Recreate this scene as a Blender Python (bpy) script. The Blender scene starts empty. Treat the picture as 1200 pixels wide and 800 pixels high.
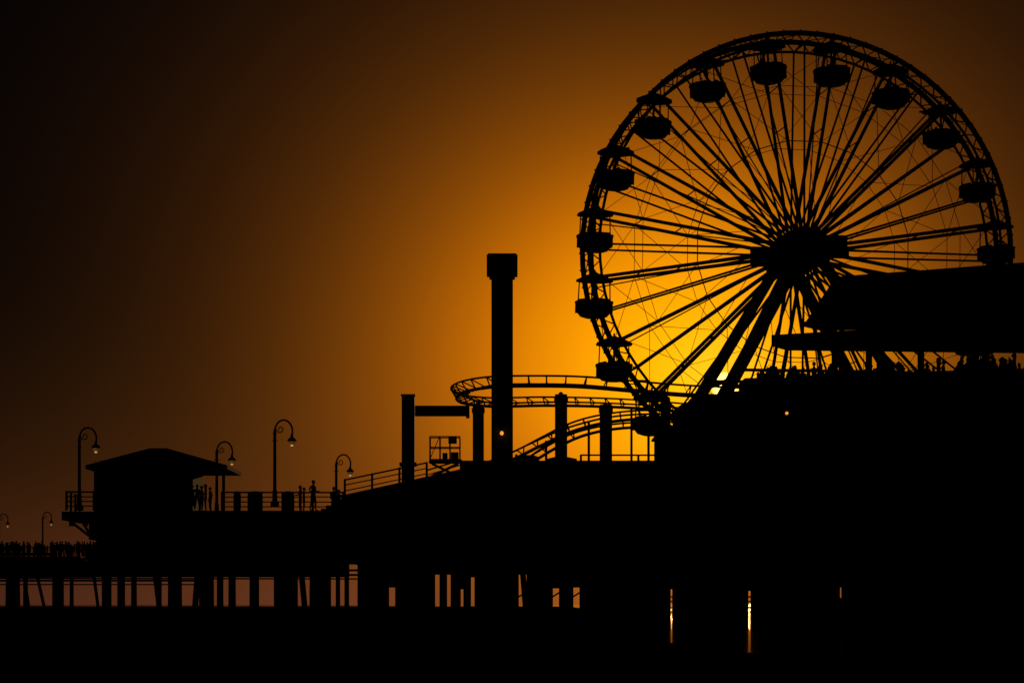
import bpy, math, random
from mathutils import Vector, Matrix
random.seed(7)
R=math.radians
scene=bpy.context.scene
scene.view_settings.view_transform='Standard'
scene.view_settings.look='None'
scene.view_settings.exposure=0

# ---------- image pixel helper: pixel x / pixel y / chosen depth -> metres ----------
def W(b,e,Y): return Vector(((b-600)*Y/3000.0, Y, 2+(708-e)*Y/3000.0))
def X(b,Y): return (b-600)*Y/3000.0
DECK=7.5

# ---------- materials ----------
def mat(name,col,rough=0.7,metal=0.0,scale=4.0,var=0.35,bump=0.1,spec=0.3):
    m=bpy.data.materials.new(name); m.use_nodes=True
    nt=m.node_tree; b=nt.nodes['Principled BSDF']
    tc=nt.nodes.new('ShaderNodeTexCoord'); n=nt.nodes.new('ShaderNodeTexNoise')
    n.inputs['Scale'].default_value=scale; n.inputs['Detail'].default_value=5
    nt.links.new(tc.outputs['Object'],n.inputs['Vector'])
    r=nt.nodes.new('ShaderNodeValToRGB')
    r.color_ramp.elements[0].position=0.3; r.color_ramp.elements[1].position=0.7
    r.color_ramp.elements[0].color=[c*(1-var) for c in col]+[1]
    r.color_ramp.elements[1].color=[min(1,c*(1+var)) for c in col]+[1]
    nt.links.new(n.outputs['Fac'],r.inputs['Fac']); nt.links.new(r.outputs['Color'],b.inputs['Base Color'])
    b.inputs['Roughness'].default_value=rough; b.inputs['Metallic'].default_value=metal
    b.inputs['Specular IOR Level'].default_value=spec
    bp=nt.nodes.new('ShaderNodeBump'); bp.inputs['Strength'].default_value=bump
    nt.links.new(n.outputs['Fac'],bp.inputs['Height']); nt.links.new(bp.outputs['Normal'],b.inputs['Normal'])
    return m
M_steel=mat('painted_steel',(0.08,0.08,0.09),0.75,0.0,3,spec=.15)
M_wheel=mat('wheel_paint',(0.10,0.09,0.08),0.7,0.0,2,spec=.2)
M_wood=mat('pier_timber',(0.07,0.05,0.035),0.9,0,2,spec=.1)
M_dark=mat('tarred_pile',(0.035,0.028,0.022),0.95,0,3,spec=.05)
M_wall=mat('painted_board',(0.12,0.10,0.09),0.85,0,2,spec=.1)
M_roof=mat('roof_shingle',(0.06,0.05,0.05),0.9,0,6,spec=.1)
M_canvas=mat('gondola_canopy',(0.12,0.06,0.04),0.85,0,4,spec=.15)
M_gond=mat('gondola_paint',(0.10,0.05,0.04),0.65,0,4,spec=0.2)
M_cloth=mat('clothes',(0.06,0.06,0.08),0.95,0,8,spec=.05)
M_trous=mat('trousers',(0.03,0.03,0.05),0.95,0,8,spec=.05)
M_skin=mat('skin',(0.35,0.2,0.14),0.7,0,8,0.1)
M_hair=mat('hair',(0.02,0.015,0.01),0.8,0,20)
M_sand=mat('wet_sand',(0.03,0.024,0.018),1.0,0,0.6,0.4,0.3,0.0)
M_win=mat('window_pane',(0.02,0.02,0.025),0.3,0,2,0.1,0.0,0.3)
M_glass=bpy.data.materials.new('lantern_glass'); M_glass.use_nodes=True
nt=M_glass.node_tree; nt.nodes.clear()
o=nt.nodes.new('ShaderNodeOutputMaterial'); t=nt.nodes.new('ShaderNodeBsdfTranslucent'); t.inputs[0].default_value=(0.9,0.75,0.5,1)
g=nt.nodes.new('ShaderNodeBsdfGlass'); g.inputs['Roughness'].default_value=0.15; g.inputs['Color'].default_value=(0.9,0.8,0.6,1)
nz=nt.nodes.new('ShaderNodeTexNoise'); nz.inputs['Scale'].default_value=6
mx=nt.nodes.new('ShaderNodeMixShader'); nt.links.new(nz.outputs['Fac'],mx.inputs[0])
nt.links.new(t.outputs[0],mx.inputs[1]); nt.links.new(g.outputs[0],mx.inputs[2]); nt.links.new(mx.outputs[0],o.inputs[0])
def glintmat(name,st,c=(1,0.36,0.04,1)):
    m=bpy.data.materials.new(name); m.use_nodes=True
    b=m.node_tree.nodes['Principled BSDF']; b.inputs['Base Color'].default_value=(0.8,0.5,0.2,1)
    b.inputs['Emission Color'].default_value=c; b.inputs['Emission Strength'].default_value=st; return m
M_glint=glintmat('sun_glint',1.0); M_glint2=glintmat('street_glint',.6,(1,.5,.16,1))  # emission imitating sun glints on tower, arcade and lanterns
# water
M_sea=bpy.data.materials.new('sea_water'); M_sea.use_nodes=True
nt=M_sea.node_tree; b=nt.nodes['Principled BSDF']
b.inputs['Base Color'].default_value=(0.004,0.005,0.006,1); b.inputs['Roughness'].default_value=0.06; b.inputs['IOR'].default_value=1.33
tc=nt.nodes.new('ShaderNodeTexCoord'); mp=nt.nodes.new('ShaderNodeMapping'); mp.inputs['Scale'].default_value=(1.6,1.0,1)
n=nt.nodes.new('ShaderNodeTexNoise'); n.inputs['Scale'].default_value=0.9; n.inputs['Detail'].default_value=5
bp=nt.nodes.new('ShaderNodeBump'); bp.inputs['Strength'].default_value=1.0; bp.inputs['Distance'].default_value=0.35
nt.links.new(tc.outputs['Object'],mp.inputs[0]); nt.links.new(mp.outputs[0],n.inputs['Vector'])
nt.links.new(n.outputs['Fac'],bp.inputs['Height']); nt.links.new(bp.outputs['Normal'],b.inputs['Normal'])

# ---------- mesh builder ----------
class MB:
    def __init__(s): s.v=[]; s.f=[]; s.mi=[]; s.cur=0
    def add(s,vs,fs):
        o=len(s.v); s.v+= [tuple(p) for p in vs]; s.f+=[tuple(i+o for i in f) for f in fs]; s.mi+=[s.cur]*len(fs)
    def box(s,c,size,rz=0,tx=1.0,ty=1.0):
        hx,hy,hz=size[0]/2,size[1]/2,size[2]/2; vs=[]
        cs,sn=math.cos(rz),math.sin(rz)
        for z,kx,ky in((-hz,1,1),(hz,tx,ty)):
            for x,y in((-hx,-hy),(hx,-hy),(hx,hy),(-hx,hy)):
                x2,y2=x*kx,y*ky
                vs.append((c[0]+x2*cs-y2*sn,c[1]+x2*sn+y2*cs,c[2]+z))
        s.add(vs,[(3,2,1,0),(4,5,6,7),(0,1,5,4),(1,2,6,5),(2,3,7,6),(3,0,4,7)])
    def tube(s,p,q,r,n=6,r2=None):
        p=Vector(p); q=Vector(q); r2=r if r2 is None else r2
        d=(q-p)
        if d.length<1e-6: return
        d.normalize(); a=d.cross(Vector((0,0,1)))
        if a.length<0.01: a=d.cross(Vector((1,0,0)))
        a.normalize(); b=d.cross(a); vs=[]
        for c,rr in((p,r),(q,r2)):
            for i in range(n):
                t=2*math.pi*(i+0.5)/n; vs.append(c+a*math.cos(t)*rr+b*math.sin(t)*rr)
        fs=[(i,(i+1)%n,n+(i+1)%n,n+i) for i in range(n)]+[tuple(range(n-1,-1,-1)),tuple(range(n,2*n))]
        s.add(vs,fs)
    def path(s,pts,r,n=6,closed=False):
        k=len(pts)
        for i in range(k if closed else k-1): s.tube(pts[i],pts[(i+1)%k],r,n)
    def lathe(s,c,prof,n=16,wob=0.0):
        vs=[];fs=[]
        for j,(r,z) in enumerate(prof):
            for i in range(n):
                t=2*math.pi*i/n; rr=r*(1+wob*math.cos(8*t)); vs.append((c[0]+rr*math.cos(t),c[1]+rr*math.sin(t),c[2]+z))
        for j in range(len(prof)-1):
            for i in range(n):
                fs.append((j*n+i,j*n+(i+1)%n,(j+1)*n+(i+1)%n,(j+1)*n+i))
        fs.append(tuple(range(n-1,-1,-1))); fs.append(tuple((len(prof)-1)*n+i for i in range(n)))
        s.add(vs,fs)
    def prism(s,poly,z0,z1):
        n=len(poly); vs=[(x,y,z0) for x,y in poly]+[(x,y,z1) for x,y in poly]
        s.add(vs,[tuple(range(n-1,-1,-1)),tuple(range(n,2*n))]+[(i,(i+1)%n,n+(i+1)%n,n+i) for i in range(n)])
    def obj(s,name,mats,parent=None,loc=None,rz=0):
        me=bpy.data.meshes.new(name); me.from_pydata(s.v,[],s.f); me.update()
        if not isinstance(mats,(list,tuple)): mats=[mats]
        for m in mats: me.materials.append(m)
        if len(mats)>1: me.polygons.foreach_set('material_index',s.mi)
        ob=bpy.data.objects.new(name,me); scene.collection.objects.link(ob)
        if parent: ob.parent=parent
        if loc is not None: ob.location=loc
        ob.rotation_euler[2]=rz
        return ob
def empty(name,loc=(0,0,0),rz=0):
    e=bpy.data.objects.new(name,None); scene.collection.objects.link(e); e.location=loc; e.rotation_euler[2]=rz; return e

# ================= GROUND / SEA =================
def sm(a,b,x):
    t=max(0,min(1,(x-a)/(b-a))); return t*t*(3-2*t)
def beach_z(x,y):
    left=1-sm(2.5,9,x-(y-120)*0.03)
    z=0.35
    berm=1.55*sm(55,112,y)*(1-sm(128,160,y))
    z+=berm*left
    z-=1.2*sm(128,165,y)
    z-=0.75*(1-left)*sm(85,118,y)
    z-=0.6*sm(160,260,y)
    z+=0.03*math.sin(x*0.9+y*0.2)*math.sin(y*0.35)+0.02*math.sin(x*2.3+1)*math.sin(y*1.1)
    return z
mb=MB()
xs=[-600,-400,-250,-160,-110]+[-80+i*1.0 for i in range(141)]+[80,110,160,250,400,600]
ys=[-300,-150,-60]+[-20+i*2.0 for i in range(120)]+[260,320]
vs=[(x,y,beach_z(x,y)) for y in ys for x in xs]; nx=len(xs)
mb.add(vs,[(j*nx+i,j*nx+i+1,(j+1)*nx+i+1,(j+1)*nx+i) for j in range(len(ys)-1) for i in range(nx-1)])
ob=mb.obj('beach_ground',M_sand)
for p in ob.data.polygons: p.use_smooth=True
mb=MB(); mb.add([(-20000,90,0),(20000,90,0),(20000,30000,0),(-20000,30000,0)],[(0,1,2,3)]); mb.obj('sea',M_sea)

# ================= PIER =================
pier=empty('pier')
mb=MB()
main=[(-23,150),(8,150),(11,119),(60,108),(90,300),(-50,300)]
mb.prism(main,DECK-0.35,DECK)
mb.prism([(-130,292),(-50.01,292),(-50.01,308),(-130,308)],DECK-0.35,DECK)
RZ0=8.45; RZ1=9.95
mb.add([(-9.8,150.2,DECK),(-9.8,150.2,RZ0),(-3,150.2,RZ1),(-3,150.2,DECK),(-9.8,164,DECK),(-9.8,164,RZ0),(-3,164,RZ1),(-3,164,DECK)],[(0,3,2,1),(4,5,6,7),(0,1,5,4),(1,2,6,5),(2,3,7,6),(0,4,7,3)])
for i in range(5): mb.box((-10.0-i*.3,157,DECK+(RZ0-DECK)*(1-i/5)/2+.002),(.3,10,(RZ0-DECK)*(1-i/5)))
mb.box((3.2,156.5,(DECK+10.35)/2+0.002),(12.4,16,2.85))
mb.obj('deck',M_wood,pier)
mb=MB()
for y in range(152,300,6):
    xl=-23-(y-150)*0.18+0.3
    mb.box(((xl+40)/2,y,DECK-0.62),(40-xl,0.35,0.5))
mb.box((-7.5,150.25,DECK-0.7),(30.6,0.3,0.68))
for x in range(-20,40,3): mb.box((x+0.4,225,DECK-1.05),(0.3,148,0.34))
mb.box((-90,292.3,DECK-1.35),(80,0.4,1.95)); mb.box((-90,307,DECK-1.3),(80,0.4,1.9))
mb.box((-50,299,DECK-1.35),(62,0.5,1.9))
for z in (4.25,3.95): mb.tube((-30,168,z),(-8,168,z),0.07)
mb.tube((-75,293,4.75),(-36,293,4.75),0.12); mb.tube((-75,293,4.3),(-36,293,4.3),0.07); mb.tube((-34,170,3.75),(-6,170,3.7),0.05)
mb.obj('stringers',M_wood,pier)
mb=MB()
gaps=[(38,60),(92,119),(133,137),(149,153),(163,183),(190,197),(214,233),(250,253),(263,267),(278,292),(305,321),(350,362),(390,393),(400,403),(411,417),(456,463),(510,515),(524,528),(540,543),(552,556),(608,617),(648,655),(672,679),(786,787.8),(877,879.6),(984.4,986)]
def clear(px,hw): return all(px+hw<a or px-hw>b for a,b in gaps)
def pile(px,Y,w,k=.92):
    x=X(px,Y); r=w*Y/3000/2
    mb.tube((x,Y,-1.5),(x,Y,DECK-0.4),r*1.08,10,r*k)
for px,w,Y in [(15,17,296),(30,6,304),(68,13,296),(84,5,304),(125,11,158),(142,9,170),(157,7,180),(187,5,190),(205,17,156),(242,17,156),(258,8,185),(272,9,160),(298,11,160),(335,26,154),(372,19,154),(384,8,170),(396,5,175)]:
    pile(px,Y,w,random.uniform(.85,1.15))
for k in range(330):
    px=random.uniform(403,1330); Y=random.choice([153,159,165,171,183,195,210,225]); w=0.42*3000/Y
    if clear(px,w/2+0.4): pile(px,Y,w)
for px,Y,dx in[(28,300,.9),(330,158,.9),(240,160,-.8),(70,300,-.9),(110,300,.8),(180,200,.7),(352,165,.5),(612,160,.4),(42,300,1.5)]:
    x=X(px,Y); mb.tube((x+dx,Y,-0.5),(x-0.2,Y,DECK-0.6),0.2,8)
mb.obj('piles',M_dark,pier)
mb=MB()
Y=205
segs=[]; g2=[g for g in gaps if g[0]>=456]; last=419
for a,b_ in g2: segs.append((last,a)); last=b_
segs.append((last,1500))
for a,b_ in segs:
    x0,x1=X(a,Y),X(b_,Y); n=max(1,int((x1-x0)/0.3)); wd=(x1-x0)/n
    for i in range(n):
        mb.box((x0+wd*(i+0.5),Y+(0.03 if i%2 else 0),3.1),(wd*1.001,0.08,7.4+random.uniform(-.1,.1)))
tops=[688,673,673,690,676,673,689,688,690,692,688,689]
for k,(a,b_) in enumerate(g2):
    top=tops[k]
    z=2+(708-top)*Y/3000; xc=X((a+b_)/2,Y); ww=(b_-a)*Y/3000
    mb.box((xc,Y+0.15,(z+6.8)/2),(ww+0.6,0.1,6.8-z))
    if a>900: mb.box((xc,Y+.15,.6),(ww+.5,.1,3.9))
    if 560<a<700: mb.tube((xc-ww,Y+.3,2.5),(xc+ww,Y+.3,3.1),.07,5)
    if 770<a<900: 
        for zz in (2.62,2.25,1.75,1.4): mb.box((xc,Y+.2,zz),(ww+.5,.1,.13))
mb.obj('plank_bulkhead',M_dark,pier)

# ================= RAILINGS =================
def railing(pts,name='deck_railing',h=1.1,step=1.9,nr=4,kick=0):
    e=empty(name); m=MB()
    for a,b_ in zip(pts[:-1],pts[1:]):
        a=Vector(a); b_=Vector(b_); L=(b_-a).length; n=max(1,round(L/step))
        for i in range(n+1):
            p=a.lerp(b_,i/n); m.box((p.x,p.y,p.z+h/2),(0.13,0.11,h+random.uniform(0,.06)))
        for k in range(nr):
            z=h*(1-k/nr)-0.03; m.tube(a+Vector((0,0,z+random.uniform(-.02,.02))),b_+Vector((0,0,z+random.uniform(-.02,.02))),0.045 if k else 0.065,4)
        if kick: m.tube(a+Vector((0,.05,kick/2)),b_+Vector((0,.05,kick/2)),kick/2,4)
    m.obj('posts_and_rails',M_wood,e); return e
railing([(-17.0,150.1,DECK),(-9.9,150.1,DECK)])
railing([(-9.8,150.1,RZ0-.1),(-5,150.1,RZ0+.9)],h=1.0,nr=3); railing([(-5,150.1,RZ0+.9),(-3,150.1,RZ1)],h=.55,nr=2)
railing([(-26.0,149.4,DECK),(-24.4,149.4,DECK)],step=0.8)
railing([(-26.0,149.4,DECK),(-26.0,154,DECK)],step=1.5)
railing([(4,148.6,10.36),(9,148.6,10.36)],h=0.32,nr=1,step=1.6)
railing([(-130,292.2,DECK),(-52,292.2,DECK)],step=1.3,nr=5,kick=.5)

# ================= STREET LAMPS =================
def lamp(px,Y,h=5.0,mirror=1,z0=DECK,rz=0):
    e=empty('street_lamp',(X(px,Y),Y,z0),rz); m=MB()
    m.lathe((0,0,0),[(0.24,0),(0.24,0.25),(0.15,0.35),(0.13,0.9),(0.1,1.0),(0.085,h-0.95),(0.12,h-0.93),(0.07,h-0.8)],10)
    g=MB(); q_=MB()
    for mi in (mirror,):
        rr=0.5; pts=[]
        for i in range(17):
            t=math.pi*(1-i/16*1.12); pts.append((mi*(rr+rr*math.cos(t)),0,h-0.8+0.66*max(math.sin(t),-0.6)))
        m.path(pts,0.055,6)
        sc=[]
        for i in range(16):
            t=i/15*2*math.pi*1.15; q=0.22*(1-i/22); sc.append((mi*(0.3+q*math.cos(t+math.pi)),0,h-0.66+q*math.sin(t+math.pi)))
        m.path(sc,0.032,5)
        ex,_,ez=pts[-1]
        m.lathe((ex,0,ez-0.34),[(0.27,0.05),(0.26,0.1),(0.19,0.19),(0.09,0.28),(0.06,0.45)],14)
        g.lathe((ex,0,ez-0.52),[(0.05,0.0),(0.13,0.04),(0.19,0.14),(0.21,0.25),(0.2,0.38)],12)
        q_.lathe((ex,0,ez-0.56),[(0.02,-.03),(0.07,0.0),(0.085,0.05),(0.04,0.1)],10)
    m.box((0,0,h-1.3),(0.34,0.05,0.05)); m.lathe((0,0,0),[(.07,h-.82),(.09,h-.76),(.02,h-.6)],8)
    m.obj('post',M_steel,e); g.obj('lantern',M_glass,e)
    q_.obj('glint_bulb',M_glint2,e)  # small glowing piece added below the glass for the sun glint
    return e
lamp(93,150); lamp(254,163); lamp(322,144.5,5.05); lamp(394,177)
lamp(50,287); lamp(-1,290,4.9)
# ================= HUT =================
hut=empty('pier_hut'); m=MB()
def b2(m,p0,p1,q0,q1,Y0,Y1):
    x0,x1=X(p0,Y0),X(p1,Y0); z1=2+(708-q0)*Y0/3000; z0=2+(708-q1)*Y0/3000
    m.box(((x0+x1)/2,(Y0+Y1)/2,(z0+z1)/2),(abs(x1-x0),Y1-Y0,z1-z0))
b2(m,110,226,545,602,151,156)
for i in range(18): m.box((X(112+i*6.4,151),150.98,9.2),(0.03,0.03,2.6))
m.obj('walls',M_wall,hut)
m=MB(); x0,x1=X(100,149.5),X(266,149.5); zE=2+(708-549)*.0498; zP=2+(708-526)*.0515; xp=X(184,153)
e0=[(x0,149.5),(x1,149.5),(x1,157.5),(x0,157.5)]
vs=[(x,y,zE) for x,y in e0]+[(x,y,zE+0.22) for x,y in e0]+[(xp-0.5,153.5,zP),(xp+0.5,153.5,zP)]
m.add(vs,[(3,2,1,0),(0,1,5,4),(1,2,6,5),(2,3,7,6),(3,0,4,7),(4,5,9,8),(5,6,9),(6,7,8,9),(7,4,8)])
m.obj('roof',M_roof,hut)
m=MB(); 
for px in(130,165,200): m.box((X(px,151),150.96,9.3),(1.0,0.05,1.0))
m.obj('windows',M_win,hut)
m=MB()
m.box((-24.3,152.5,DECK-0.33),(3.9,6.6,0.5)); b2(m,104,228,602,632,151.3,156)
m.tube((X(262,150),150,DECK),(X(262,150),150,zE),0.09); 
for px in(80,95): m.tube((X(px,150.5),150.5,DECK-0.5),(X(108,150.5),150.5,DECK-1.6),0.08)
for px in(84,100): m.box((X(px,149.6),149.6,DECK-0.75),(0.3,0.1,0.35))
m.obj('platform',M_wood,hut)

# ================= TRASH CANS =================
for px,w in((299,0.85),(338,0.65),(278,0.4)):
    e=empty('trash_can',(X(px,151.5),151.5,DECK)); m=MB()
    m.lathe((0,0,0),[(w*.46,0),(w*.5,0.05),(w*.5,1.0),(w*.53,1.02),(w*.53,1.12),(w*.48,1.17),(w*.2,1.2)],14)
    for i in range(14):
        t=i/14*2*math.pi; m.box((w*.51*math.cos(t),w*.51*math.sin(t),0.52),(0.04,0.04,0.9))
    m.obj('bin',M_steel,e)

# ================= PEOPLE =================
def person_mesh(arm=(0,0),stride=0.0,seat=False,bag=False,wide=1.0,longhair=False,rnd=0):
    V=[];E=[];Rd=[]
    def nd(x,y,z,r,par=None):
        V.append((x,y,z)); Rd.append(r)
        if par is not None: E.append((par,len(V)-1))
        return len(V)-1
    p=nd(0,0,.95,.125*wide); wa=nd(0,-.005,1.09,.115*wide,p); ch=nd(0,-.01,1.29,.14*wide,wa); nb=nd(0,0,1.43,.075,ch); nk=nd(0,-.015,1.51,.05,nb); hd=nd(0,-.02,1.56,.05,nk)
    hands=[]
    for s,a in((-1,arm[0]),(1,arm[1])):
        sh=nd(s*.165*wide,0,1.39,.058,ch)
        if a==0: el=(s*.225,.03,1.12); wr=(s*.24,-.03,.87); ha=(s*.235,-.05,.79)
        elif a==1: el=(s*.22,-.02,1.13); wr=(s*.16,-.23,1.10); ha=(s*.12,-.31,1.12)
        elif a==2: el=(s*.25,-.12,1.22); wr=(s*.14,-.25,1.42); ha=(s*.09,-.25,1.50)
        else: el=(s*.33,.04,1.2); wr=(s*.2,-.05,1.0); ha=(s*.16,-.09,.96)
        e_=nd(*el,.043,sh); w_=nd(*wr,.028,e_); nd(*ha,.036,w_); hands.append((Vector(wr),Vector(ha),s))
    for s in(-1,1):
        st=stride*s
        h=nd(s*.09,0,.88,.088*wide,p)
        if seat: k=nd(s*.11,-.42,.84,.065,h); an=nd(s*.11,-.42,.45,.042,k); nd(s*.12,-.56,.42,.036,an)
        else: k=nd(s*.095,-st*.5-.02,.49,.06,h); an=nd(s*.10,-st*.8+.03,.085,.04,k); nd(s*.12,-st*.8-.13,.04,.038,an)
    me=bpy.data.meshes.new('tmp'); me.from_pydata(V,E,[]); ob=bpy.data.objects.new('tmp',me); scene.collection.objects.link(ob)
    sk=ob.modifiers.new('s','SKIN'); sk.use_smooth_shade=True
    for i,r in enumerate(Rd): me.skin_vertices[0].data[i].radius=(r,r*(0.78 if i in(0,1,2) else 1))
    me.skin_vertices[0].data[0].use_root=True
    ss=ob.modifiers.new('ss','SUBSURF'); ss.levels=1
    dg=bpy.context.evaluated_depsgraph_get(); ev=ob.evaluated_get(dg); m2=ev.to_mesh()
    mb=MB(); vs=[v.co.copy() for v in m2.vertices]
    mb.v=[tuple(v) for v in vs]
    for f in m2.polygons:
        mb.f.append(tuple(f.vertices)); c=f.center
        mb.mi.append(2 if (c.z>1.47 or abs(c.x)>.23 and c.z<1.0) else (1 if c.z<.98 else 0))
    ev.to_mesh_clear(); bpy.data.objects.remove(ob); bpy.data.meshes.remove(me)
    def head(cz,mat_i,sx,sy,sz,z0,cut=None,back=0):
        n=12;k=9;vs=[];fs=[]
        for j in range(k+1):
            ph=math.pi*j/k
            for i in range(n):
                t=2*math.pi*i/n; x=math.sin(ph)*math.cos(t)*sx; y=math.sin(ph)*math.sin(t)*sy; z=math.cos(ph)*sz
                if mat_i==2:
                    if z<-.02: x*=1-0.25*(-z/sz); 
                    if i==9 and 4<=j<=5: y-=.022
                    if i==9 and j in(6,): y-=.006
                vs.append((x,y-.025+back,cz+z))
        for j in range(k):
            for i in range(n): fs.append((j*n+i,(j+1)*n+i,(j+1)*n+(i+1)%n,j*n+(i+1)%n))
        mb.cur=mat_i; mb.add(vs,fs)
    head(1.615,2,.076,.096,.118,0)
    head(1.645,3,.084,.098,.098,0,back=.022)
    if longhair: head(1.55,3,.085,.06,.16,0,back=.06)
    mb.cur=2
    for s in(-1,1):
        mb.tube((s*.072,-.01,1.6),(s*.09,.0,1.615),.02,6,.012)
        mb.cur=3; mb.tube((s*.03,-.112,1.635),(s*.03,-.119,1.635),.011,6); mb.cur=2
    mb.cur=1; mb.tube((-.025,-.112,1.562),(.025,-.112,1.562),.007,5); mb.cur=2
    for wr,ha,s in hands:
        d=(ha-wr).normalized(); a=d.cross(Vector((1,0,0))); a.normalize() 
        for i in range(4):
            base=ha+a*(.018*(i-1.5)); L=(.035,.042,.039,.03)[i]
            k=base+d*L; t=k+(d*.8+Vector((-s*.5,0,0)))*L*.7
            mb.tube(base,k,.0095,5); mb.tube(k,t,.0085,5,.006)
        th=wr+d*.045; mb.tube(th,th+a*.045+d*.02,.011,5); mb.tube(th+a*.045+d*.02,th+a*.055+d*.05,.01,5,.007)
    if bag:
        mb.cur=1; mb.box((0,.2,1.2),(.3,.16,.42),0,.85,.7)
    return mb
protos=[person_mesh(),person_mesh((1,0),.22),person_mesh((2,0),0.0,bag=True),person_mesh((3,1),.15,wide=1.12),person_mesh((1,1),0,longhair=True,wide=.93),person_mesh((0,2),.25,longhair=True,wide=.92)]
seated=person_mesh((1,1),0,seat=True)
PM=[M_cloth,M_trous,M_skin,M_hair]
def person(px,Y,z,k,rz,s=1.0,parent=None,name='person'):
    pr=protos[k]; e=empty(name,(X(px,Y),Y,z),rz); e.scale=(s,s,s)
    o=pr.obj('body',PM,e)
    for p in o.data.polygons: p.use_smooth=True
    return e
def crowd(lst,name='crowd',proto=None):
    m=MB()
    for x,y,z,k,rz,s in lst:
        pr=protos[k] if proto is None else proto; cs,sn=math.cos(rz)*s,math.sin(rz)*s; o=len(m.v)
        m.v+=[(x+a*cs-b_*sn,y+a*sn+b_*cs,z+c_*s) for a,b_,c_ in pr.v]
        m.f+=[tuple(i+o for i in f) for f in pr.f]; m.mi+=pr.mi
    return m.obj(name,PM)
person(367,151,DECK,3,R(60),1.06); person(352,153,DECK,4,R(-60),.93); person(356,153.6,DECK,0,R(100),.88)
person(231,152,DECK,3,R(40),.94); person(241,152,DECK,4,R(-80),.95); person(236,153,DECK,0,R(60),.92); person(246.5,152.5,DECK,0,R(-60),.86)
person(391,158,DECK,2,R(20),1.02); person(397,161,DECK,3,R(140),1.0)
L=[]
for i in range(260):
    L.append((random.uniform(-66,-48) if i<170 else random.uniform(-48,-33),random.uniform(293.0,303),DECK,random.randrange(6),random.uniform(0,6.28),random.uniform(.84,1.08)))
crowd(L)

# ================= RIDE TOWER =================
e=empty('ride_tower'); m=MB(); Y=150; x=X(588.5,Y); ZT=22.2
m.box((x,Y,(DECK+ZT)/2),(1.12,1.12,ZT-DECK))
for dx in(-.58,.58): 
    for dy in(-.5,.5): m.box((x+dx,Y+dy,(DECK+21.3)/2),(0.1,0.12,21.3-DECK))
m.obj('column',M_steel,e); m=MB()
m.box((x,Y,21.82),(1.8,1.8,1.1)); m.box((x,Y,ZT+.2),(1.66,1.66,0.1)); m.tube((x+.75,Y,ZT),(x+.75,Y,ZT+.32),.05); m.box((x,Y,21.2),(1.5,1.5,.2))
m.obj('cap',M_steel,e); m=MB()
m.lathe((x-.02,Y-.8,11.98),[(0.03,-.12),(0.1,-.06),(0.11,.03),(0.04,.12)],10); m.obj('tower_glint',M_glint,e)  # added glow imitating the sun peeking through, not a ride fixture
m=MB(); m.tube((x-.02,Y-.5,12.2),(x-.02,Y-.82,12.12),.04); m.obj('glint_bracket',M_steel,e)  # made-up mount for the added glow

# ================= GANTRY =================
e=empty('steel_gantry'); m=MB(); Y=150
m.box((X(478.5,Y),Y,(DECK+14.2)/2),(0.75,0.75,14.2-DECK)); m.box((X(478.5,Y),Y,14.24),(0.84,0.84,0.1))
b2(m,486.3,548,475,487,149.8,150.3); b2(m,546,550,473,489,149.7,150.4)
m.box((X(478.5,Y),Y,10.2),(1.0,1.0,0.2))
m.obj('frame',M_steel,e)

# ================= SCISSOR LIFT =================
e=empty('scissor_lift'); m=MB(); Y=151.5
x0,x1=X(504,Y),X(539,Y); zb=2+(708-541)*Y/3000; zt=2+(708-512)*Y/3000
for yy in(Y-.6,Y+.6):
    for z in(zt,(zt+zb)/2+.1,zb+.12): m.tube((x0,yy,z),(x1,yy,z),.035,5)
    for i in range(4):
        xx=x0+(x1-x0)*i/3; m.tube((xx,yy,zb),(xx,yy,zt),.035,5)
m.tube((x0,Y-.6,zb+.1),(x0+.58,Y-.6,zt),.025,5)
for xx in(x0,x1):
    for z in(zt,(zt+zb)/2): m.tube((xx,Y-.6,z),(xx,Y+.6,z),.035,5)
m.box(((x0+x1)/2,Y,zb),(x1-x0+.1,1.3,.16)); m.box((x0+.9,Y-.5,zb+.3),(.3,.25,.4)); m.box((x1-.42,Y-.55,zt-.22),(.5,.3,.4)); m.box((x1-.3,Y-.3,zb+.3),(.45,.4,.5))
m.obj('basket',M_steel,e); m=MB()
zz=zb-.1
for i in range(2):
    for yy in(Y-.45,Y+.45):
        m.tube((x0+.1,yy,zz),(x1-.1,yy,zz-.75),.06,5); m.tube((x1-.1,yy,zz),(x0+.1,yy,zz-.75),.06,5)
    zz-=.75
m.box(((x0+x1)/2,Y,zz-.3),(x1-x0+.1,1.3,.6))
for xx in(x0+.3,x1-.3): m.tube((xx,Y-.75,zz-.35),(xx,Y+.75,zz-.35),.3,14)
m.obj('lift_base',M_steel,e)

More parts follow.
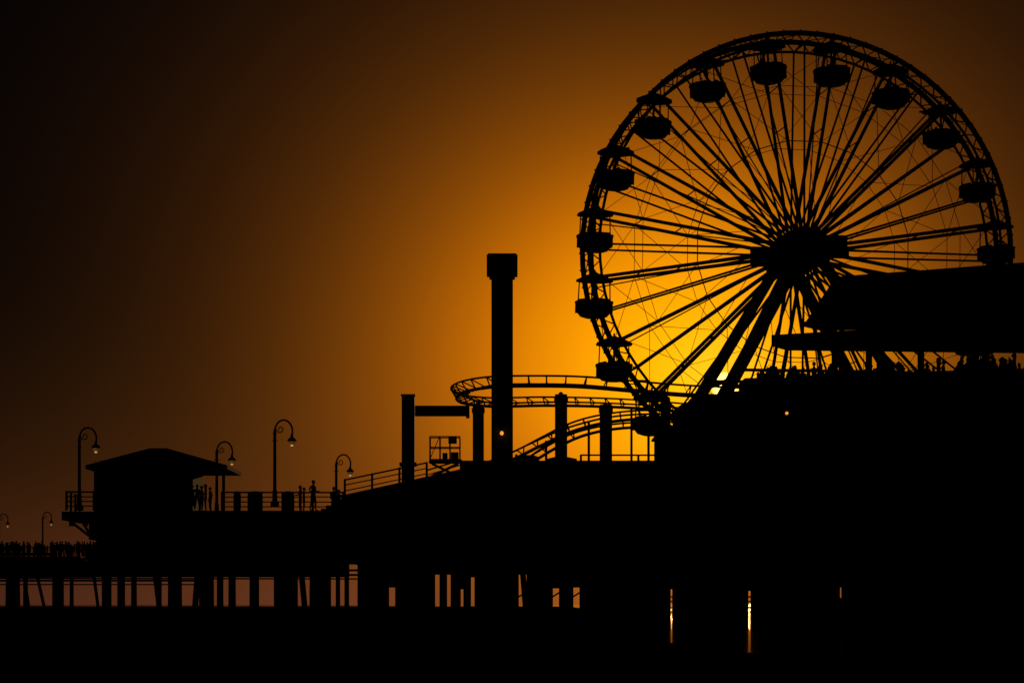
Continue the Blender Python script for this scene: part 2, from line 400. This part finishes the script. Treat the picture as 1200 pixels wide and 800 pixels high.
# ================= ROLLER COASTER =================
rc=empty('roller_coaster')
def cr(P,n=10):
    out=[]; P=[P[0]*2-P[1]]+P+[P[-1]*2-P[-2]]
    for i in range(1,len(P)-2):
        for k in range(n):
            t=k/n; a,b_,c_,d=P[i-1],P[i],P[i+1],P[i+2]
            out.append(0.5*((2*b_)+(c_-a)*t+(2*a-5*b_+4*c_-d)*t*t+(-a+3*b_-3*c_+d)*t**3))
    out.append(P[-2]); return out
def track(P,bank,name,sp=.40,g=.52,rr=.06,tie=1.0,spr=.10):
    pts=cr([W(*p) for p in P]); m=MB(); A=[];B=[];C=[]
    acc=99
    for i,p in enumerate(pts):
        d=(pts[min(i+1,len(pts)-1)]-pts[max(i-1,0)]).normalized(); s=d.cross(Vector((0,0,1))).normalized(); u=s.cross(d)
        bk=R(bank(i/(len(pts)-1)) if callable(bank) else bank)
        s2=s*math.cos(bk)+u*math.sin(bk); u2=u*math.cos(bk)-s*math.sin(bk)
        A.append(p+s2*g); B.append(p-s2*g); C.append(p-u2*sp)
        if i: acc+=(pts[i]-pts[i-1]).length
        if acc>=tie:
            acc=0; m.tube(A[-1],C[-1],.045,5); m.tube(B[-1],C[-1],.045,5); m.tube(A[-1],B[-1],.04,5)
            m.tube(A[-1],A[-1]+s2*.12,.05,5)
    m.path(A,rr,6); m.path(B,rr,6); m.path(C,spr,8)
    m.obj(name,M_steel,rc); return pts
t1=track([(870,459,149),(800,456,148),(740,451,147.5),(680,446,147),(625,445,147),(580,446,147.5),(550,451,149.5),(538,458,153),(546,465,157),(580,469,160),(640,468,162),(700,469,163),(760,472,164),(830,478,165)],lambda t:-22,'upper_track')
t2=track([(850,488,151),(800,484,150.5),(750,483,150),(705,488,150),(665,499,150),(630,515,150.5),(595,532,151.5),(550,549,153),(505,562,154),(480,572,155)],lambda t:16,'drop_track')
t3=track([(850,494,159),(790,493,159),(730,494,159),(685,502,159),(650,517,159.5),(618,536,160),(590,552,161)],14,'return_track')
m=MB()
for px,py,Y,w in((560.5,474,153.5,.6),(657.5,462,148.4,.64),(710,474,151.5,.66),(780,468,149.4,.5)):
    p=W(px,py,Y); m.tube((p.x,Y,DECK),(p.x,Y,p.z),w/2*1.12,14); m.tube((p.x,Y,p.z-.5),(p.x,Y,p.z-.2),w/2+.09,14)
    m.tube((p.x,Y,p.z-.3),(p.x+.0,Y+.9 if Y<152 else Y-.9,p.z+.1),.14,8)
for px,py,Y in((640,516,150.4),(690,495,150),(605,532,151.3),(760,487,150),(740,478,163.5),(690,508,159),(740,499,159)):
    p=W(px,py,Y); m.tube((p.x,Y,DECK),(p.x,Y,p.z),.08,8)
m.obj('support_columns',M_steel,rc)
# ================= FERRIS WHEEL =================
YW=160.0; SC=3000/YW
hub=W(934.5,296,YW); TH=R(8.5)
fw=empty('ferris_wheel',hub,TH)
RO=13.42; RI=12.8; HW=1.3; N=20; A0=R(8.5)
def pol(r,a,y): return Vector((r*math.cos(a),y,r*math.sin(a)))
m=MB()
for y in(-HW,HW):
    K=80
    m.path([pol(RO,2*math.pi*i/K+A0,y) for i in range(K)],.17,8,True)
    m.path([pol(RI,2*math.pi*i/K+A0,y) for i in range(K)],.09,6,True)
    for i in range(K):
        m.tube(pol(RI,2*math.pi*i/K+A0,y),pol(RO,2*math.pi*(i+.5)/K+A0,y),.05,4); m.tube(pol(RO,2*math.pi*(i+.5)/K+A0,y),pol(RI,2*math.pi*(i+1)/K+A0,y),.05,4)
        m.box(pol(RO+.16,2*math.pi*(i+.25)/K+A0,y),(.1,.1,.1))
for i in range(N*2):
    a=A0+2*math.pi*i/(N*2)
    m.tube(pol(RI,a,-HW),pol(RI,a,HW),.06,5)
    if i%2==0: m.tube(pol(RO,a,-HW),pol(RO,a,HW),.09,6)
    a2=a+2*math.pi/(N*2); m.tube(pol(RO,a,-HW),pol(RO,a2,HW),.035,4)
m.obj('rim',M_wheel,fw)
m=MB()
for i in range(N):
    a=A0+2*math.pi*i/N; a2=a+2*math.pi/N; ah=a+math.pi/N
    for y in(-HW,HW):
        m.tube(pol(.9,a,y*1.25),pol(RI,a,y),.125,6,.105)
        m.tube(pol(1.0,ah,y*1.25),pol(RI,ah,y),.08,5,.065)
    m.tube(pol(1.0,a,-HW*1.25),pol(RI,a+.03,HW),.05,4)
    m.tube(pol(.6*RI,a,-HW*1.1),pol(.6*RI,a,HW*1.1),.04,4)
    m.tube(pol(.8*RI,a,-HW*1.1),pol(.8*RI,a,HW*1.1),.035,4)
    for y in (-HW,HW):
        rr=.035 if y<0 else .022
        m.tube(pol(.53*RI,a,y*1.1),pol(.53*RI,a2,y*1.1),rr,5)
        m.tube(pol(.8*RI,a,y),pol(.8*RI,a2,y),.022,4)
    m.tube(pol(.53*RI,a,-HW*1.1),pol(.8*RI,a2,-HW),.022,4); m.tube(pol(.8*RI,a,HW),pol(RI,a2,HW),.022,4); m.tube(pol(.53*RI,a2,HW*1.1),pol(.8*RI,a,HW),.022,4)
    m.tube(pol(.8*RI,a2,-HW),pol(RI,a,-HW),.022,4); m.tube(pol(.25*RI,a,HW),pol(.53*RI,a2,HW),.025,4)
m.obj('spokes',M_wheel,fw)
m=MB()
m.tube((0,-3.6,0),(0,3.6,0),.62,16)
for y in(-HW*1.25,HW*1.25): m.tube((0,y-.15,0),(0,y+.15,0),1.4,24); m.tube((0,y-.3,0),(0,y+.3,0),.9,20)
for y in(-3.1,3.1): m.box((0,y,0),(2.1,.7,1.9),0,.8,1); m.box((0,y,-.9),(2.3,.6,.7))
m.box((1.5,-3.0,.1),(1.5,.8,1.1)); m.box((-1.4,3.2,.1),(1.5,.8,1.1)); m.box((1.9,-2.9,-.3),(1.0,.7,.6))
for i in range(10):
    a=i/10*2*math.pi
    m.tube(pol(1.2,a,-HW*1.25-.25),pol(1.2,a,HW*1.25+.25),.11,6)
m.obj('hub',M_wheel,fw)
m=MB(); zb=DECK-hub.z
for s in(-1,1):
    for y,yb in((-3,-5),(3,5)):
        m.tube((s*.5,y,-.4),(s*9.8,yb,zb),.36,8,.48)
    m.tube((s*5.0,-4,zb*.5),(s*5.0,4,zb*.5),.14,6)
for y in(-4,4): m.tube((-4.6,y,zb*.47),(4.6,y,zb*.47),.1,6)
for s in(-1,1):
    for y in(-5,5): m.box((s*9.8,y,zb+.25),(1.6,1.6,.5))
m.obj('support_legs',M_wheel,fw)
# gondolas
gm=MB(); gm.cur=0
gm.lathe((0,0,0),[(.5,-2.4),(.82,-2.3),(1.0,-2.08),(1.08,-1.8),(1.13,-1.5),(1.18,-1.45),(1.18,-1.36),(1.13,-1.33),(1.04,-1.36),(1.0,-1.42),(.9,-1.9),(.0,-1.95)],24,.03)
for i in range(8):
    t=i/8*2*math.pi; gm.box((1.1*math.cos(t),1.1*math.sin(t),-1.72),(.12,.12,.7))
gm.cur=1
gm.lathe((0,0,0),[(1.14,-.14),(1.12,-.02),(.75,.16),(.32,.34),(.07,.42),(.05,.6)],20,.04)
gm.cur=2
for i in range(4):
    t=math.pi/4+i*math.pi/2; gm.tube((1.0*math.cos(t),1.0*math.sin(t),-1.4),(.95*math.cos(t),.95*math.sin(t),-.1),.04,6)
gm.tube((0,0,-2.3),(0,0,.2),.07,8); gm.tube((0,-1.35,0),(0,1.35,0),.07,8)
for s in(-1,1): gm.box((0,s*.75,-1.45),(1.3,.12,.5)); gm.box((s*.8,0,-1.35),(.12,1.0,.25))
gm.lathe((0,0,0),[(.35,-1.5),(.38,-1.35),(.35,-1.3)],12)
first=None
for i in range(N):
    a=A0+2*math.pi*i/N; p=pol(RO-.4,a,0)
    if first is None: o=gm.obj('gondola_1',[M_gond,M_canvas,M_wheel],fw); first=o
    else: o=bpy.data.objects.new('gondola_%d'%(i+1),first.data); scene.collection.objects.link(o); o.parent=fw
    o.location=p; o.rotation_euler=(R(random.uniform(-2,2)),R(random.uniform(-4,4)),random.uniform(0,1.2))
    if i%3!=1:
        for s in((-1,1) if i%2 else (1,)):
            q=seated.obj('passenger_%d_%d'%(i,s+1),PM,o); q.location=(s*.52,.35*s,-2.42+random.uniform(-.04,.04)); q.rotation_euler=(0,0,R(-90*s+random.uniform(-25,25))); q.scale=(.88,.88,.88)

# ================= BOOTHS / STATION =================
def booth(p0,p1,ytop,yeave,Y,depth,name='game_booth'):
    e=empty(name); m=MB(); x0,x1=X(p0,Y),X(p1,Y); zE=2+(708-yeave)*Y/3000; zT=2+(708-ytop)*Y/3000
    m.box(((x0+x1)/2,Y+depth/2,(DECK+zE)/2),(x1-x0-.3,depth,zE-DECK)); m.obj('walls',M_wall,e)
    m=MB(); o=.25; q=[(x0-.0,Y-o),(x1,Y-o),(x1,Y+depth+o),(x0,Y+depth+o)]; xm=(x0+x1)/2; ym=Y+depth/2
    vs=[(x,y,zE) for x,y in q]+[(x,y,zE+.12) for x,y in q]+[(xm-.3,ym,zT),(xm+.3,ym,zT)]
    m.add(vs,[(3,2,1,0),(0,1,5,4),(1,2,6,5),(2,3,7,6),(3,0,4,7),(4,5,9,8),(5,6,9),(6,7,8,9),(7,4,8)]); m.obj('roof',M_roof,e)
    m=MB(); m.box(((x0+x1)/2,Y-.03,DECK+1.8),((x1-x0)*.6,.08,1.3)); m.obj('counter_opening',M_win,e)
    return e
booth(768,800,500,512,146,4); booth(790,832,468,482,147,4); booth(812,862,461,466,145,5); booth(850,886,454,461,143,5); booth(872,902,438,446,140,5)
booth(640,676,533,540,146.2,3,'ticket_booth'); booth(606,632,531,538,147.5,3,'ticket_booth')
e=empty('arcade_glint'); m=MB(); p=W(922,484,118.5); m.lathe((p.x,p.y,p.z),[(.03,-.07),(.07,-.03),(.07,.04),(.03,.07)],10); m.obj('sun_glint',M_glint,e)  # added glowing point standing in for sun through a gap
m=MB(); m.tube((p.x,p.y+.05,p.z+.1),(p.x,p.y+1.6,p.z+.35),.04); m.obj('bracket',M_steel,e)  # invented arm that carries the added glowing point
e=empty('arcade_building'); m=MB()
poly=[(X(886,126),126),(X(1000,122),122),(46,112),(52,138),(X(886,142),142)]
m.prism(poly,DECK,12.1)
def wallrun(m,a,b_,z0,z1,t=.22):
    a=Vector((a[0],a[1],0)); b_=Vector((b_[0],b_[1],0)); d=b_-a; m.box(((a.x+b_.x)/2,(a.y+b_.y)/2,(z0+z1)/2),(d.length,t,z1-z0),math.atan2(d.y,d.x))
wallrun(m,poly[0],poly[1],12.1,13.05); wallrun(m,poly[1],poly[2],12.1,13.0); wallrun(m,poly[4],poly[0],12.1,13.0)
m.obj('walls',M_wall,e); m=MB()
for i in range(9):
    x=17+i*3.0; y=122-(x-16.3)*.333
    m.box((x,y-.12,10),(1.8,.08,1.6),-.322)
m.obj('windows',M_win,e); m=MB()
for px,y,h,w in((893,127,.35,.5),(905,128,.55,.3),(930,128,.5,.6),(1010,127,.45,.9)): m.box((X(px,y),y,13.1+h/2-.2),(w,.4,h+.4))
m.obj('roof_vents',M_steel,e)
L=[]
for i in range(150):
    px=random.uniform(886,1290); Yb=126.9-(px-886)*.018+random.uniform(0,2.2)
    L.append((X(px,Yb),Yb,12.1,random.randrange(6),random.uniform(0,6.28),random.uniform(.8,1.06)))
crowd(L)
# ================= PAVILION (two-tier roof) =================
e=empty('terrace_pavilion')
def slab(m,p0,Y0,p1,Y1,z0a,z1a,z0b,z1b,dep,hip=0.0,ridge=None):
    a=Vector((X(p0,Y0),Y0,0)); b_=Vector((X(p1,Y1),Y1,0)); d=(b_-a).normalized(); n=Vector((-d.y,d.x,0))
    P=[(a,z0a),(b_,z0b),(b_+n*dep,z0b),(a+n*dep,z0a)]
    vs=[(p.x,p.y,z) for p,z in P]
    P2=[(a+d*hip+n*(dep*.25 if hip else 0),z1a),(b_+n*(dep*.25 if hip else 0),z1b),(b_+n*(dep*(.75 if hip else 1)),z1b),(a+d*hip+n*(dep*(.75 if hip else 1)),z1a)]
    vs+=[(p.x,p.y,z) for p,z in P2]
    m.add(vs,[(3,2,1,0),(4,5,6,7),(0,1,5,4),(1,2,6,5),(2,3,7,6),(3,0,4,7)])
    return a,b_,d,n
m=MB(); slab(m,944,131,1330,122.5,16.45,18.75,16.25,18.85,2.6,hip=1.4)
slab(m,939,130.9,1332,122.3,16.22,16.452,16.1,16.252,2.9); m.obj('upper_roof',M_roof,e)
m=MB(); a,b_,d,n=slab(m,904,130,1340,122,15.1,15.68,14.1,15.9,2.4); m.obj('lower_roof',M_roof,e)
m=MB()
LL=(b_-a).length
for t in(2.9,4.7,7.4,10.2,12.9,15.4):
    if t<LL:
        p=a+d*t+n*1.4; m.box((p.x,p.y,(12.1+15.5)/2),(.3,.26,3.4))
        if t>2.8: m.box((p.x,p.y,16),(.2,.2,1.2))
for i in range(14):
    q=a+d*(2.2+i*1.0)+n*1.3; m.tube((q.x,q.y,15.6),(q.x+.5*d.x,q.y+.5*d.y,16.4),.035,5)
m.obj('posts',M_steel,e)

# ================= WORLD =================
w=bpy.data.worlds.new('World'); scene.world=w; w.use_nodes=True; nt=w.node_tree; nt.nodes.clear(); nn=nt.nodes; lk=nt.links
out=nn.new('ShaderNodeOutputWorld'); bg=nn.new('ShaderNodeBackground'); lk.new(bg.outputs[0],out.inputs[0])
tc=nn.new('ShaderNodeTexCoord')
def direc(px,py): return Vector(((px-600)/3000,1,(708-py)/3000)).normalized()
SUN=direc(850,452); GL=direc(778,430)
nrm=nn.new('ShaderNodeVectorMath'); nrm.operation='NORMALIZE'; lk.new(tc.outputs['Generated'],nrm.inputs[0])
def angle(v):
    d=nn.new('ShaderNodeVectorMath'); d.operation='DOT_PRODUCT'
    lk.new(nrm.outputs[0],d.inputs[0]); d.inputs[1].default_value=v
    c=nn.new('ShaderNodeMath'); c.operation='MINIMUM'; c.inputs[1].default_value=0.9999999; lk.new(d.outputs['Value'],c.inputs[0])
    a=nn.new('ShaderNodeMath'); a.operation='ARCCOSINE'; lk.new(c.outputs[0],a.inputs[0]); return a.outputs[0]
def oval(v,kz):
    d=nn.new('ShaderNodeVectorMath'); d.operation='SUBTRACT'; lk.new(nrm.outputs[0],d.inputs[0]); d.inputs[1].default_value=v
    s=nn.new('ShaderNodeVectorMath'); s.operation='MULTIPLY'; lk.new(d.outputs[0],s.inputs[0]); s.inputs[1].default_value=(1,1,kz)
    l=nn.new('ShaderNodeVectorMath'); l.operation='LENGTH'; lk.new(s.outputs[0],l.inputs[0]); return l.outputs['Value']
def ramp(fac,mul,stops,interp='B_SPLINE'):
    k=nn.new('ShaderNodeMath'); k.operation='MULTIPLY'; k.inputs[1].default_value=mul; lk.new(fac,k.inputs[0])
    r=nn.new('ShaderNodeValToRGB'); r.color_ramp.interpolation=interp; el=r.color_ramp.elements
    el[0].position=stops[0][0]; el[0].color=(*stops[0][1],1); el[1].position=stops[-1][0]; el[1].color=(*stops[-1][1],1)
    for p,c in stops[1:-1]: q=el.new(p); q.color=(*c,1)
    lk.new(k.outputs[0],r.inputs[0]); return r.outputs[0]
def s2l(c): return tuple(((v/255+.055)/1.055)**2.4 if v>10 else v/255/12.92 for v in c)
st=[(0,(252,160,0)),(60,(250,155,0)),(150,(226,130,2)),(220,(190,102,3)),(300,(140,74,5)),(380,(103,53,6)),(460,(73,37,6)),(560,(46,22,5)),(680,(24,11,4)),(800,(11,5,3)),(900,(5,2,2)),(1000,(3,2,2))]
wide=ramp(oval(GL,1.12),1/0.34,[(min(1,p/3000/.34),s2l(c)) for p,c in st])
near=ramp(angle(SUN),1/0.12,[(0,(.5,.36,.03)),(.07,(.45,.32,.01)),(.22,(.32,.18,0)),(.48,(.09,.035,0)),(.72,(.012,.004,0)),(.88,(0,0,0)),(1,(0,0,0))])
disc=ramp(angle(SUN),1/0.01,[(0,(2.2,1.5,.4)),(.40,(2.2,1.5,.4)),(.56,(0,0,0)),(1,(0,0,0))],'LINEAR')
sep=nn.new('ShaderNodeSeparateXYZ'); lk.new(nrm.outputs[0],sep.inputs[0])
hz=ramp(sep.outputs['Z'],1/0.16,[(0,(.095,.026,.012)),(.12,(.070,.019,.005)),(.32,(.030,.009,.0015)),(.6,(.005,.0018,.0003)),(.85,(0,0,0)),(1,(0,0,0))])
az=ramp(angle(Vector((-.02,1,0)).normalized()),1/.6,[(0,(1,1,1)),(.25,(.85,.85,.85)),(.4,(.45,.45,.45)),(.6,(.12,.12,.12)),(.85,(0,0,0)),(1,(.0,.0,.0))])
def mixc(op,a,b_,f=1):
    x=nn.new('ShaderNodeMix'); x.data_type='RGBA'; x.blend_type=op; x.inputs[0].default_value=f; x.clamp_result=False
    lk.new(a,x.inputs[6]); lk.new(b_,x.inputs[7]); return x.outputs[2]
hz=mixc('MULTIPLY',hz,az)
sky=nn.new('ShaderNodeTexSky'); sky.sky_type='NISHITA'; sky.sun_disc=False
elev=math.asin(SUN.z); sky.sun_elevation=elev; sky.sun_rotation=math.atan2(SUN.x,SUN.y)
sky.dust_density=4
nk=nn.new('ShaderNodeVectorMath'); nk.operation='SCALE'; lk.new(sky.outputs[0],nk.inputs[0]); nk.inputs['Scale'].default_value=0.00003
tot=mixc('ADD',mixc('ADD',mixc('ADD',wide,near),mixc('ADD',hz,disc)),nk.outputs[0])
lk.new(tot,bg.inputs[0]); bg.inputs[1].default_value=1.0
ld=bpy.data.lights.new('sun','SUN'); ld.energy=0.5; ld.angle=R(.5); ld.color=(1,.55,.2)
lo=bpy.data.objects.new('sun',ld); scene.collection.objects.link(lo); lo.rotation_euler=SUN.to_track_quat('Z','Y').to_euler()

# ================= CAMERA =================
cd=bpy.data.cameras.new('camera'); cd.lens=90; cd.sensor_width=36; cd.shift_y=308/1200; cd.clip_end=50000; cd.clip_start=.5
co=bpy.data.objects.new('camera',cd); scene.collection.objects.link(co); co.location=(0,0,2); co.rotation_euler=(R(90),0,0); scene.camera=co
